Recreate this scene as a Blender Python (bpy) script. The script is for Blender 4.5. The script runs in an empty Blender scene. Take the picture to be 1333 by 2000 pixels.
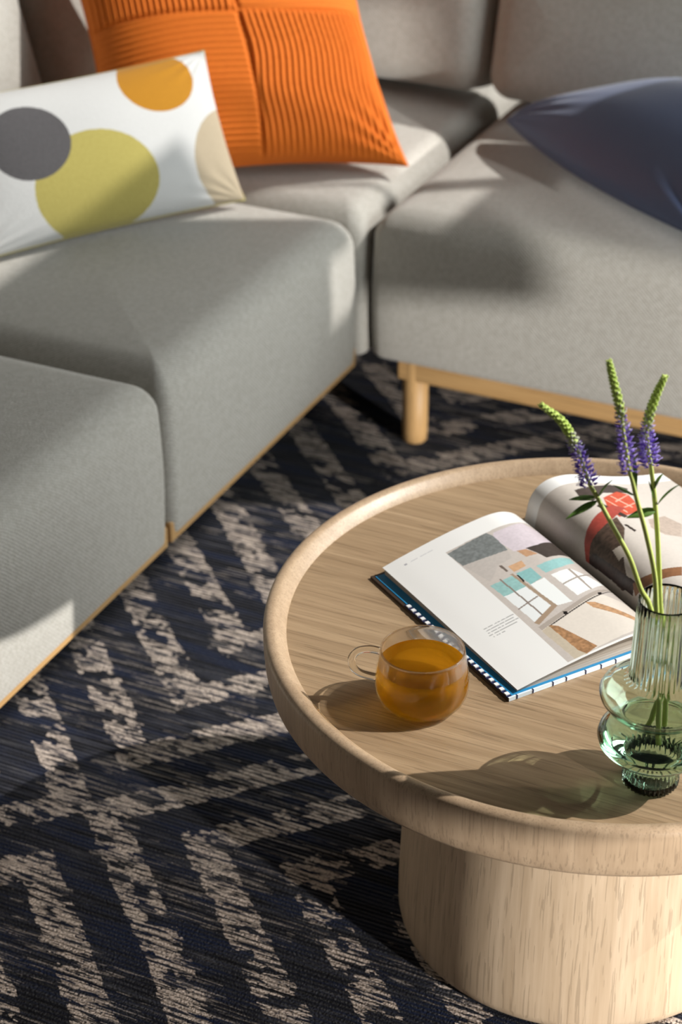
import bpy, bmesh, math, random
import numpy as np
from mathutils import Vector, Matrix

random.seed(7)
rng = np.random.default_rng(7)
sc = bpy.context.scene
COL = sc.collection
PI = math.pi

# ------------------------------------------------------------------ camera
F_PX, PITCH, HC = 3950.0, math.radians(30.45), 1.70
cam_d = bpy.data.cameras.new('camera')
cam = bpy.data.objects.new('camera', cam_d)
COL.objects.link(cam)
cam.location = (0, 0, HC)
cam.rotation_euler = (PI / 2 - PITCH, 0, 0)
cam_d.sensor_fit = 'VERTICAL'
cam_d.sensor_height = 36.0
cam_d.lens = F_PX / 2000.0 * 36.0
cam_d.clip_start = 0.05
cam_d.dof.use_dof = True
cam_d.dof.focus_distance = 2.16
cam_d.dof.aperture_fstop = 5.0
sc.camera = cam

# ------------------------------------------------------------------ light
world = bpy.data.worlds.new('world')
sc.world = world
world.use_nodes = True
wb = world.node_tree.nodes['Background']
wb.inputs['Color'].default_value = (1.0, 0.955, 0.90, 1)
wb.inputs['Strength'].default_value = 0.045


def lamp_dir(az, el):
    az, el = math.radians(az), math.radians(el)
    return Vector((math.cos(el) * math.cos(az), math.cos(el) * math.sin(az), math.sin(el)))


sun_d = bpy.data.lights.new('sun', 'SUN')
sun_d.energy = 3.7
sun_d.angle = math.radians(0.5)
sun_d.color = (1.0, 0.955, 0.90)
sun = bpy.data.objects.new('sun', sun_d)
COL.objects.link(sun)
sun.rotation_euler = lamp_dir(3.5, 43).to_track_quat('Z', 'Y').to_euler()
sun.location = (4, 2, 4)

# second, lower light: a spot lamp set to the low shadows, its source unknown
ref_d = bpy.data.lights.new('low_spot', 'SPOT')
ref_d.energy = 1650.0
ref_d.color = (1.0, 0.96, 0.91)
ref_d.shadow_soft_size = 0.045
ref_d.spot_size = math.radians(60)
ref_d.spot_blend = 0.3
ref = bpy.data.objects.new('low_spot', ref_d)
COL.objects.link(ref)
ref.location = (3.55, -1.72, 1.06)
ref.rotation_euler = (ref.location - Vector((0.1, 2.6, 0.35))).to_track_quat('Z', 'Y').to_euler()

# area lamp hung before the right wall, standing in for soft window light
win_d = bpy.data.lights.new('window_light', 'AREA')
win_d.shape = 'RECTANGLE'
win_d.size, win_d.size_y = 1.8, 1.3
win_d.energy = 64.0
win_d.color = (0.96, 1.0, 0.985)
win = bpy.data.objects.new('window_light', win_d)
COL.objects.link(win)
A0 = math.radians(25.0)
DU = Vector((math.cos(A0), -math.sin(A0), 0))
DV = Vector((math.sin(A0), math.cos(A0), 0))
win.location = Vector((0.039, 3.159, 1.15)) + DU * 2.17 + DV * 0.45
win.rotation_euler = DU.to_track_quat('Z', 'Y').to_euler()

sc.view_settings.view_transform = 'Standard'
sc.view_settings.look = 'None'
sc.view_settings.exposure = 0.2
sc.view_settings.gamma = 1.0
sc.view_settings.use_curve_mapping = False
sc.cycles.use_denoising = True
sc.cycles.max_bounces = 14
sc.cycles.transmission_bounces = 14
sc.cycles.transparent_max_bounces = 16
sc.cycles.sample_clamp_indirect = 6.0

# ------------------------------------------------------------------ room frame: u along the right run of the sofa, v along the left run
UP = Vector((0, 0, 1))
P0 = Vector((0.039, 3.159, 0))


def W(u, v, z):
    return P0 + DU * u + DV * v + UP * z


ROOM = Matrix(((DU.x, DV.x, 0, P0.x), (DU.y, DV.y, 0, P0.y), (0, 0, 1, 0), (0, 0, 0, 1)))


# ------------------------------------------------------------------ node helpers
class NT:
    def __init__(self, name):
        self.m = bpy.data.materials.new(name)
        self.m.use_nodes = True
        self.t = self.m.node_tree
        self.t.nodes.clear()
        self.out = self.t.nodes.new('ShaderNodeOutputMaterial')

    def n(self, typ, **kw):
        nd = self.t.nodes.new(typ)
        for k, v in kw.items():
            if k.startswith('i_'):
                nd.inputs[k[2:].replace('_', ' ')].default_value = v
            else:
                setattr(nd, k, v)
        return nd

    def l(self, a, b):
        self.t.links.new(a, b)

    def val(self, x):
        nd = self.t.nodes.new('ShaderNodeValue')
        nd.outputs[0].default_value = x
        return nd.outputs[0]

    def math(self, op, a, b=None, c=None, clamp=False):
        nd = self.t.nodes.new('ShaderNodeMath')
        nd.operation = op
        nd.use_clamp = clamp
        for i, x in enumerate((a, b, c)):
            if x is None:
                continue
            if isinstance(x, (int, float)):
                nd.inputs[i].default_value = x
            else:
                self.l(x, nd.inputs[i])
        return nd.outputs[0]

    def mix(self, f, a, b, typ='MIX'):
        nd = self.t.nodes.new('ShaderNodeMix')
        nd.data_type = 'RGBA'
        nd.blend_type = typ
        for i, x in ((0, f), (6, a), (7, b)):
            if isinstance(x, (int, float)):
                nd.inputs[i].default_value = x
            elif isinstance(x, tuple):
                nd.inputs[i].default_value = x if len(x) == 4 else (*x, 1)
            else:
                self.l(x, nd.inputs[i])
        return nd.outputs[2]

    def coords(self, kind='Object', scale=(1, 1, 1), rot=(0, 0, 0), loc=(0, 0, 0)):
        tc = self.t.nodes.new('ShaderNodeTexCoord')
        mp = self.t.nodes.new('ShaderNodeMapping')
        mp.inputs['Scale'].default_value = scale
        mp.inputs['Rotation'].default_value = rot
        mp.inputs['Location'].default_value = loc
        self.l(tc.outputs[kind], mp.inputs['Vector'])
        return mp.outputs[0]

    def noise(self, vec, scale, detail=4, rough=0.55, dist=0.0):
        nd = self.n('ShaderNodeTexNoise', i_Scale=scale, i_Detail=detail, i_Roughness=rough, i_Distortion=dist)
        self.l(vec, nd.inputs['Vector'])
        return nd.outputs[0]

    def ramp(self, f, stops):
        nd = self.t.nodes.new('ShaderNodeValToRGB')
        el = nd.color_ramp.elements
        while len(el) < len(stops):
            el.new(0.5)
        for e, (p, c) in zip(el, stops):
            e.position = p
            e.color = (*c, 1) if len(c) == 3 else c
        self.l(f, nd.inputs[0])
        return nd.outputs[0]

    def bump(self, h, strength, dist):
        nd = self.n('ShaderNodeBump', i_Strength=strength, i_Distance=dist)
        self.l(h, nd.inputs['Height'])
        return nd.outputs[0]

    def principled(self, color=None, rough=0.8, normal=None, **kw):
        p = self.t.nodes.new('ShaderNodeBsdfPrincipled')
        if isinstance(color, tuple):
            p.inputs['Base Color'].default_value = (*color, 1)
        elif color is not None:
            self.l(color, p.inputs['Base Color'])
        if isinstance(rough, (int, float)):
            p.inputs['Roughness'].default_value = rough
        else:
            self.l(rough, p.inputs['Roughness'])
        if normal is not None:
            self.l(normal, p.inputs['Normal'])
        for k, v in kw.items():
            p.inputs[k.replace('_', ' ')].default_value = v
        self.l(p.outputs[0], self.out.inputs['Surface'])
        return p


def plain(name, color, rough=0.7, **kw):
    t = NT(name)
    t.principled(color, rough, **kw)
    return t.m


# ------------------------------------------------------------------ materials
def mat_sofa():
    t = NT('sofa_weave')
    v = t.coords('Object')
    big = t.noise(v, 9, 3)
    fine = t.noise(v, 420, 2, 0.6)
    mid = t.noise(v, 120, 3, 0.6)
    c = t.mix(fine, (0.27, 0.26, 0.232), (0.59, 0.575, 0.53))
    c = t.mix(t.ramp(mid, [(0.42, (0, 0, 0)), (0.62, (0.55, 0.55, 0.55))]), c, (0.33, 0.31, 0.27))
    c = t.mix(t.math('MULTIPLY', big, 0.18), c, (0.50, 0.485, 0.45))
    w1 = t.n('ShaderNodeTexWave', wave_type='BANDS', bands_direction='DIAGONAL', i_Scale=95.0, i_Distortion=1.5, i_Detail=1.0)
    t.l(v, w1.inputs['Vector'])
    h = t.math('ADD', t.math('MULTIPLY', w1.outputs['Fac'], 0.5), fine)
    t.principled(c, 0.95, t.bump(h, 0.55, 0.0016), Sheen_Weight=0.25, Sheen_Roughness=0.5)
    return t.m


def mat_oak(name, axis, light, dark, scale=1.0, rough=0.42, local=True):
    """oak with grain running along axis ('U' room u, 'Z' vertical)"""
    t = NT(name)
    if axis == 'U':
        v = t.coords('Object', rot=(0, 0, A0))
        s1, s2, s3 = (2.2, 60, 60), (5, 190, 190), (10, 420, 420)
    elif axis == 'Z':
        v = t.coords('Object')
        s1, s2, s3 = (34, 34, 1.6), (120, 120, 4), (330, 330, 9)
    else:
        v = t.coords('Object')
        s1, s2, s3 = (2.2, 50, 50), (5, 160, 160), (9, 380, 380)

    def mapped(s):
        mp = t.n('ShaderNodeMapping')
        mp.inputs['Scale'].default_value = tuple(x * scale for x in s)
        t.l(v, mp.inputs['Vector'])
        return mp.outputs[0]
    a = t.noise(mapped(s1), 1.0, 4, 0.6, 0.4)
    b = t.noise(mapped(s2), 1.0, 3, 0.6)
    c3 = t.noise(mapped(s3), 1.0, 2, 0.5)
    f = t.math('ADD', t.math('MULTIPLY', a, 0.55), t.math('MULTIPLY', b, 0.45))
    col = t.ramp(f, [(0.30, dark), (0.5, tuple((x + y) / 2 for x, y in zip(light, dark))), (0.68, light)])
    pores = t.math('LESS_THAN', c3, 0.40)
    col = t.mix(t.math('MULTIPLY', pores, 0.38), col, tuple(x * 0.5 for x in dark))
    h = t.math('SUBTRACT', t.math('MULTIPLY', b, 0.5), t.math('MULTIPLY', pores, 0.5))
    t.principled(col, rough, t.bump(h, 0.15, 0.0006), Specular_IOR_Level=0.45)
    return t.m


def mat_carpet():
    t = NT('carpet_ikat')
    tc = t.n('ShaderNodeTexCoord')
    sep = t.n('ShaderNodeSeparateXYZ')
    t.l(tc.outputs['Object'], sep.inputs[0])
    u, v = sep.outputs[0], sep.outputs[1]

    def vec(su, sv, ou=0.0):
        c = t.n('ShaderNodeCombineXYZ')
        t.l(t.math('MULTIPLY_ADD', u, su, ou), c.inputs[0])
        t.l(t.math('MULTIPLY', v, sv), c.inputs[1])
        return c.outputs[0]
    # woven rows run along u; each row shifts the figure a little, as in ikat
    row = t.math('FLOOR', t.math('MULTIPLY', v, 145.0))
    rc = t.n('ShaderNodeCombineXYZ')
    t.l(row, rc.inputs[1])
    t.l(t.math('MULTIPLY', u, 1.2), rc.inputs[0])
    rowrnd = t.noise(rc.outputs[0], 2.3, 2, 0.7)
    edge = t.math('MULTIPLY', t.math('SUBTRACT', rowrnd, 0.5), 0.034)
    warp = t.math('MULTIPLY', t.math('SUBTRACT', t.noise(vec(4, 4), 1.0, 3), 0.5), 0.03)
    uu = t.math('ADD', u, edge)
    tu = t.math('ABSOLUTE', t.math('SUBTRACT', t.math('PINGPONG', t.math('ADD', uu, 1.30), 1.40), 0.0))
    # chevrons: vertices along u = 0.1, mirrored about v = -1.1
    tv = t.math('ABSOLUTE', t.math('ADD', v, 1.10))
    w = t.math('SUBTRACT', tv, t.math('ABSOLUTE', t.math('SUBTRACT', uu, 0.10)))
    w = t.math('ADD', w, warp)
    fr = t.math('FRACT', t.math('MULTIPLY_ADD', w, 1.0 / 0.148, 10.45))
    bar = t.math('MULTIPLY', t.math('GREATER_THAN', fr, 0.06), t.math('LESS_THAN', fr, 0.53))
    # blotches where a bar drops out, thin dark picks crossing the bars
    gaps = t.math('GREATER_THAN', t.noise(vec(13, 26, 3.1), 1.0, 3, 0.6), 0.445)
    picks = t.math('GREATER_THAN', t.noise(vec(17, 175), 1.0, 3, 0.7), 0.49)
    speck = t.math('GREATER_THAN', t.noise(vec(300, 330), 1.0, 2, 0.6), 0.40)
    light = t.math('MULTIPLY', t.math('MULTIPLY', bar, gaps), t.math('MULTIPLY', picks, speck))
    # fine pale picks in the dark ground
    p2 = t.math('GREATER_THAN', t.noise(vec(9, 230, 5.0), 1.0, 3, 0.6), 0.575)
    p3 = t.math('GREATER_THAN', t.noise(vec(5, 9, 7.7), 1.0, 2, 0.6), 0.50)
    thin = t.math('MULTIPLY', t.math('MULTIPLY', p2, p3), speck)
    ground = t.ramp(t.noise(vec(7, 120, 1.7), 1.0, 4, 0.65),
                    [(0.36, (0.003, 0.003, 0.005)), (0.50, (0.009, 0.010, 0.016)), (0.60, (0.026, 0.028, 0.040)), (0.72, (0.095, 0.092, 0.092))])
    navy = t.noise(vec(5, 40, 9.0), 1.0, 3)
    ground = t.mix(t.ramp(navy, [(0.48, (0, 0, 0)), (0.62, (1, 1, 1))]), ground, (0.008, 0.013, 0.034))
    cream = t.mix(t.noise(vec(40, 160), 1.0, 3), (0.46, 0.375, 0.315), (0.72, 0.615, 0.53))
    col = t.mix(t.math('MULTIPLY', thin, 0.75), ground, (0.30, 0.26, 0.23))
    col = t.mix(t.math('MULTIPLY', light, 0.93), col, cream)
    ridges = t.math('MULTIPLY', t.math('SINE', t.math('MULTIPLY', v, 2 * PI * 145)), 0.35)
    h = t.math('ADD', ridges, t.noise(vec(320, 320), 1.0, 2))
    t.principled(col, 1.0, t.bump(h, 0.9, 0.004), Specular_IOR_Level=0.1, Sheen_Weight=0.06)
    return t.m


M_SOFA = mat_sofa()
M_TOP = mat_oak('oak_top', 'U', (0.43, 0.305, 0.185), (0.245, 0.162, 0.09), rough=0.40)
M_RIM = mat_oak('oak_rim', 'Z', (0.51, 0.375, 0.25), (0.37, 0.26, 0.165), scale=1.6, rough=0.40)
M_BASE = mat_oak('oak_base', 'Z', (0.66, 0.515, 0.365), (0.44, 0.32, 0.205), rough=0.5)
M_LEG = mat_oak('oak_leg', 'Z', (0.56, 0.35, 0.155), (0.45, 0.265, 0.105), rough=0.5)
M_RAIL = mat_oak('oak_rail', 'X', (0.56, 0.35, 0.155), (0.45, 0.265, 0.105), rough=0.5)
M_CARPET = mat_carpet()
M_WALL = plain('wall_paint', (0.24, 0.225, 0.20), 0.9)


# ------------------------------------------------------------------ object helpers
def mesh_obj(name, me, mat, parent=None, smooth=True):
    o = bpy.data.objects.new(name, me)
    COL.objects.link(o)
    if mat is not None:
        me.materials.append(mat)
    if smooth:
        me.polygons.foreach_set('use_smooth', [True] * len(me.polygons))
    if parent is not None:
        o.parent = parent
    return o


def from_py(name, verts, faces, mat, parent=None, smooth=True):
    me = bpy.data.meshes.new(name)
    me.from_pydata([tuple(v) for v in verts], [], faces)
    me.update()
    return mesh_obj(name, me, mat, parent, smooth)


def from_bm(name, bm, mat, parent=None, smooth=True):
    me = bpy.data.meshes.new(name)
    bmesh.ops.recalc_face_normals(bm, faces=bm.faces)
    bm.to_mesh(me)
    bm.free()
    return mesh_obj(name, me, mat, parent, smooth)


def thing(name, label, cat, loc=(0, 0, 0), rotz=0.0, group=None):
    o = bpy.data.objects.new(name, None)
    COL.objects.link(o)
    o.location = loc
    o.rotation_euler = (0, 0, rotz)
    o.empty_display_size = 0.05
    tag(o, label, cat, group)
    return o


def tag(o, label=None, cat=None, group=None, kind=None):
    if label:
        o['label'] = label
    if cat:
        o['category'] = cat
    if group:
        o['group'] = group
    if kind:
        o['kind'] = kind
    return o


def loft(loops, cap0=True, cap1=True):
    """loops: list of equally long point lists -> verts, faces"""
    n = len(loops[0])
    verts = [p for lp in loops for p in lp]
    faces = []
    for i in range(len(loops) - 1):
        for j in range(n):
            k = (j + 1) % n
            faces.append((i * n + j, i * n + k, (i + 1) * n + k, (i + 1) * n + j))
    if cap0:
        faces.append(tuple(range(n - 1, -1, -1)))
    if cap1:
        b = (len(loops) - 1) * n
        faces.append(tuple(range(b, b + n)))
    return verts, faces


def rrect(hx, hy, r, seg=6, sub=10):
    """rounded rectangle outline, equal count whatever r; straight runs subdivided"""
    r = max(min(r, hx * 0.98, hy * 0.98), 0.0005)
    pts = []
    cs = [(hx - r, hy - r, 0), (-hx + r, hy - r, 90), (-hx + r, -hy + r, 180), (hx - r, -hy + r, 270)]
    for q, (cx, cy, a0) in enumerate(cs):
        arc = [(cx + r * math.cos(math.radians(a0 + 90 * i / seg)), cy + r * math.sin(math.radians(a0 + 90 * i / seg))) for i in range(seg + 1)]
        pts += arc
        nx, ny, a1 = cs[(q + 1) % 4]
        st = (nx + r * math.cos(math.radians(a1)), ny + r * math.sin(math.radians(a1)))
        en = arc[-1]
        for i in range(1, sub):
            f = i / sub
            pts.append((en[0] + (st[0] - en[0]) * f, en[1] + (st[1] - en[1]) * f))
    return pts


def cushion_mesh(hx, hy, h, rv=0.03, rt=0.05, rb=0.015, crown=0.02, belly=0.0):
    """upholstered block: base at z=0, crowned top near z=h"""
    prof = []
    for i in range(5):
        a = i / 4 * PI / 2
        prof.append((rb * (1 - math.sin(a)), rb * (1 - math.cos(a))))
    for i in range(1, 5):
        f = i / 5
        prof.append((-belly * math.sin(f * PI), rb + (h - rt - rb) * f))
    for i in range(9):
        a = i / 8 * PI / 2
        prof.append((rt * (1 - math.cos(a)), h - rt + rt * math.sin(a)))
    mh = min(hx, hy)
    for f in (0.12, 0.25, 0.4, 0.55, 0.7, 0.85, 0.97):
        d = rt + (mh - rt) * f
        prof.append((d, h))
    loops = []
    for d, z in prof:
        dd = max(0.0, d) / mh
        zz = z + (crown * (1 - (1 - dd) ** 2) if z > h * 0.6 else 0.0)
        loops.append([(x, y, zz) for x, y in rrect(hx - d, hy - d, max(rv - d * 0.5, 0.004))])
    return loft(loops)


def lathe(prof, seg=64, closed=False, cap=(False, False), rfun=None):
    loops = []
    for i, (r, z) in enumerate(prof):
        lp = []
        for j in range(seg):
            a = 2 * PI * j / seg
            rr = r + (rfun(i, a) if rfun else 0.0)
            lp.append((rr * math.cos(a), rr * math.sin(a), z))
        loops.append(lp)
    v, f = loft(loops, *cap)
    if closed:
        n = seg
        b = (len(loops) - 1) * n
        for j in range(n):
            k = (j + 1) % n
            f.append((b + j, b + k, k, j))
    return v, f


def tube(path, radii, seg=10, cap=True):
    path = [Vector(p) for p in path]
    loops = []
    ref_v = None
    for i, p in enumerate(path):
        d = (path[min(i + 1, len(path) - 1)] - path[max(i - 1, 0)]).normalized()
        if ref_v is None:
            ref_v = d.orthogonal().normalized()
        x = (ref_v - d * ref_v.dot(d)).normalized()
        ref_v = x
        y = d.cross(x)
        r = radii[i] if isinstance(radii, (list, tuple)) else radii
        loops.append([tuple(p + x * (r * math.cos(2 * PI * j / seg)) + y * (r * math.sin(2 * PI * j / seg))) for j in range(seg)])
    return loft(loops, cap, cap)


def spline(pts, n):
    """Catmull-Rom through 3D points"""
    p = [Vector(q) for q in pts]
    p = [p[0] * 2 - p[1]] + p + [p[-1] * 2 - p[-2]]
    out = []
    m = len(p) - 3
    for i in range(n):
        f = i / (n - 1) * m
        k = min(int(f), m - 1)
        t = f - k
        a, b, c, d = p[k:k + 4]
        out.append(0.5 * ((2 * b) + (c - a) * t + (2 * a - 5 * b + 4 * c - d) * t * t + (3 * b - a - 3 * c + d) * t ** 3))
    return out


def join(parts):
    V, Fc = [], []
    for v, f in parts:
        o = len(V)
        V += [tuple(x) for x in v]
        Fc += [tuple(i + o for i in q) for q in f]
    return V, Fc


def box(x0, x1, y0, y1, z0, z1):
    v = [(x0, y0, z0), (x1, y0, z0), (x1, y1, z0), (x0, y1, z0), (x0, y0, z1), (x1, y0, z1), (x1, y1, z1), (x0, y1, z1)]
    f = [(3, 2, 1, 0), (4, 5, 6, 7), (0, 1, 5, 4), (1, 2, 6, 5), (2, 3, 7, 6), (3, 0, 4, 7)]
    return v, f


def grid_mesh(name, P, mat, parent=None, uv=None, colors=None):
    """P: (ny, nx, 3) array -> quad grid"""
    ny, nx = P.shape[:2]
    idx = np.arange(ny * nx).reshape(ny, nx)
    q = np.stack([idx[:-1, :-1], idx[:-1, 1:], idx[1:, 1:], idx[1:, :-1]], -1).reshape(-1, 4)
    return raw_mesh(name, P.reshape(-1, 3), q, mat, parent, uv, colors)


def raw_mesh(name, V, Q, mat, parent=None, uv=None, colors=None):
    me = bpy.data.meshes.new(name)
    me.vertices.add(len(V))
    me.vertices.foreach_set('co', np.asarray(V, np.float32).ravel())
    nq = len(Q)
    me.loops.add(nq * 4)
    me.loops.foreach_set('vertex_index', np.asarray(Q, np.int32).ravel())
    me.polygons.add(nq)
    me.polygons.foreach_set('loop_start', np.arange(0, nq * 4, 4, dtype=np.int32))
    me.polygons.foreach_set('loop_total', np.full(nq, 4, np.int32))
    if uv is not None:
        at = me.attributes.new('st', 'FLOAT_VECTOR', 'POINT')
        at.data.foreach_set('vector', np.asarray(uv, np.float32).ravel())
    if colors is not None:
        at = me.attributes.new('print', 'FLOAT_COLOR', 'POINT')
        at.data.foreach_set('color', np.asarray(colors, np.float32).ravel())
    me.update(calc_edges=True)
    me.validate()
    return mesh_obj(name, me, mat, parent)


# ------------------------------------------------------------------ the room
fl = from_py('floor', *box(-1.75, 2.35, -3.9, 2.7, -0.05, 0.0), M_CARPET, smooth=False)
fl.matrix_world = ROOM
tag(fl, 'dark navy carpet with beige woven chevron bars', kind='structure')

# added wall on the right, out of view; its cut-outs shape the light
T = 0.02
U0 = 2.2
light_cutouts = [  # along v, then height: holes sized to place the patches of sun
    (-3.4, -1.56, 0.15, 0.622), (-1.245, -0.45, 0.15, 0.605), (-1.13, -0.985, 0.605, 0.82),
    (-1.30, 0.94, 1.27, 2.465), (0.75, 1.15, 3.17, 4.1), (1.06, 1.15, 2.60, 2.74), (1.15, 1.285, 2.60, 4.1), (1.285, 1.325, 2.745, 4.1), (1.33, 2.50, 1.27, 4.1)]
vc = sorted({-3.9, 2.7} | {o[0] for o in light_cutouts} | {o[1] for o in light_cutouts})
zc = sorted({0.0, 4.2} | {o[2] for o in light_cutouts} | {o[3] for o in light_cutouts})
cells = []
for a, b in zip(vc[:-1], vc[1:]):
    start = None
    for c, d in zip(zc[:-1], zc[1:]):
        m, h = (a + b) / 2, (c + d) / 2
        solid = not any(o[0] < m < o[1] and o[2] < h < o[3] for o in light_cutouts)
        if solid and start is None:
            start = c
        if start is not None and not solid:
            cells.append((a, b, start, c))
            start = None
    if start is not None:
        cells.append((a, b, start, 4.2))
wr = from_py('wall_right_light_mask', *join([box(U0, U0 + T, a, b, c, d) for a, b, c, d in cells]), M_WALL, smooth=False)
wr.matrix_world = ROOM
tag(wr, kind='structure')
wk = from_py('wall_back', *box(-1.75, 2.35, 2.55, 2.7, 0, 3.7), M_WALL, smooth=False)
wk.matrix_world = ROOM
tag(wk, kind='structure')
wl = from_py('wall_left', *box(-1.75, -1.6, -3.9, 2.55, 0, 3.7), M_WALL, smooth=False)
wl.matrix_world = ROOM
tag(wl, kind='structure')

# ------------------------------------------------------------------ sofa
Z_BOT, Z_SEAT = 0.155, 0.425
DEPTH = 0.78       # seat block from front face to rear
BACK_AT = 0.462     # where the back cushions meet the seat


def sofa_module(label, along, a0, a1, rear=DEPTH, backs=((0, 1),), legs=(), gap=0.003, H2=0.135, back_at=0.462, rail_drop=0.032):
    """along='u': front faces -v (right run). along='v': front faces +u (left run)."""
    rz = -A0 if along == 'u' else -A0 + PI / 2
    # local frame: x along the run, y from the front face to the rear
    mid = (a0 + a1) / 2
    loc = W(mid, 0, 0) if along == 'u' else W(0, mid, 0)
    t = thing('sofa_module', label, 'sofa', loc, rz, 'sections of the grey corner sofa')
    hx = (a1 - a0) / 2 - gap
    v, f = cushion_mesh(hx, rear / 2, Z_SEAT - Z_BOT, rv=0.022, rt=0.052, rb=0.012, crown=0.012, belly=0.003)
    from_py('seat', [(x, y + rear / 2, z + Z_BOT) for x, y, z in v], f, M_SOFA, t)
    for b0, b1 in backs:
        x0, x1 = -hx + 2 * hx * b0, -hx + 2 * hx * b1
        bhx = (x1 - x0) / 2 - 0.004
        TH = 0.17
        v, f = cushion_mesh(bhx, H2, TH, rv=0.045, rt=0.045, rb=0.03, crown=0.016)
        tilt = math.radians(14)
        R = Matrix.Rotation(-tilt, 4, 'X') @ Matrix(((1, 0, 0, 0), (0, 0, -1, 0), (0, 1, 0, 0), (0, 0, 0, 1)))
        # local z (crowned side) faces -y (the sitter)
        pts = [R @ Vector(p) for p in v]
        off = Vector(((x0 + x1) / 2, back_at + TH + 0.05 * H2 / 0.135, Z_SEAT + 0.012 + H2 - 0.01))
        from_py('back_cushion', [tuple(p + off) for p in pts], f, M_SOFA, t)
    # wooden rail under the seat and round legs
    v, f = cushion_mesh(hx - (0.05 if rail_drop > 0.01 else 0.001), 0.014, 0.034, rv=0.004, rt=0.003, rb=0.003, crown=0)
    for yy in (0.020 if rail_drop > 0.01 else 0.0165, rear - 0.06):
        from_py('rail', [(x, y + yy, z + Z_BOT - rail_drop) for x, y, z in v], f, M_RAIL, t)
    for lx in legs:
        for yy, dx in ((0.027, 0.0), (rear - 0.06, 0.2 if lx > 0 else -0.2)):
            prof = [(0.001, 0.0), (0.019, 0.0), (0.0215, 0.003), (0.0225, 0.02), (0.0225, Z_BOT + 0.004), (0.001, Z_BOT + 0.004)]
            v, f = lathe(prof, 28)
            from_py('leg', [(x + dx + (-hx + lx if lx >= 0 else hx + lx), y + yy, z) for x, y, z in v], f, M_LEG, t)
    return t


m_near = sofa_module('grey sofa section at the left edge, nearest the camera and cut by the frame', 'v', -1.46, -0.682, legs=(0.09,), H2=0.21, back_at=0.57, rail_drop=0.006, rear=0.9)
m_mid = sofa_module('grey sofa section under the white dotted pillow, its front face bare', 'v', -0.682, -0.022, backs=((0, 1.09),), legs=(), H2=0.21, back_at=0.57, rail_drop=0.006, rear=0.9)
m_right = sofa_module('grey sofa section at right with an oak leg and rail, under the navy pillow', 'u', 0.008, 1.55, backs=((0.0, 0.5), (0.5, 1.0)), legs=(0.077, -0.09))

# corner section: square seat behind both runs
m_cor = thing('sofa_module', 'grey corner section of the sofa under the orange pleated pillow', 'sofa', W(0, 0, 0), -A0, 'sections of the grey corner sofa')
CW = 0.90
v, f = cushion_mesh(CW / 2, 0.398, Z_SEAT - Z_BOT, rv=0.03, rt=0.05, rb=0.012, crown=0.012)
from_py('seat', [(x - CW / 2 + 0.003, y + 0.381, z + Z_BOT) for x, y, z in v], f, M_SOFA, m_cor)


def corner_back(x0, x1, turn):
    H2, TH = (0.21 if turn else 0.135), 0.17
    v, f = cushion_mesh((x1 - x0) / 2, H2, TH, rv=0.05, rt=0.05, rb=0.03, crown=0.018)
    R = Matrix.Rotation(-math.radians(14), 4, 'X') @ Matrix(((1, 0, 0, 0), (0, 0, -1, 0), (0, 1, 0, 0), (0, 0, 0, 1)))
    pts = [R @ Vector(p) for p in v]
    off = Vector(((x0 + x1) / 2, (0.57 if turn else BACK_AT) + TH + 0.05 * H2 / 0.135, Z_SEAT + 0.012 + H2 - 0.005))
    pts = [p + off for p in pts]
    if turn:
        pts = [Vector((-p.y, p.x, p.z)) for p in pts]
    from_py('back_cushion', [tuple(p) for p in pts], f, M_SOFA, m_cor)


corner_back(-0.56, 0.008, False)
corner_back(0.05, 0.45, True)
for lx, ly in ((-0.7, 0.06), (-0.7, 0.68), (-0.06, 0.68)):
    prof = [(0.001, 0.0), (0.019, 0.0), (0.0225, 0.02), (0.0225, Z_BOT + 0.004), (0.001, Z_BOT + 0.004)]
    v, f = lathe(prof, 28)
    from_py('leg', [(x + lx, y + ly, z) for x, y, z in v], f, M_LEG, m_cor)


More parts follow.
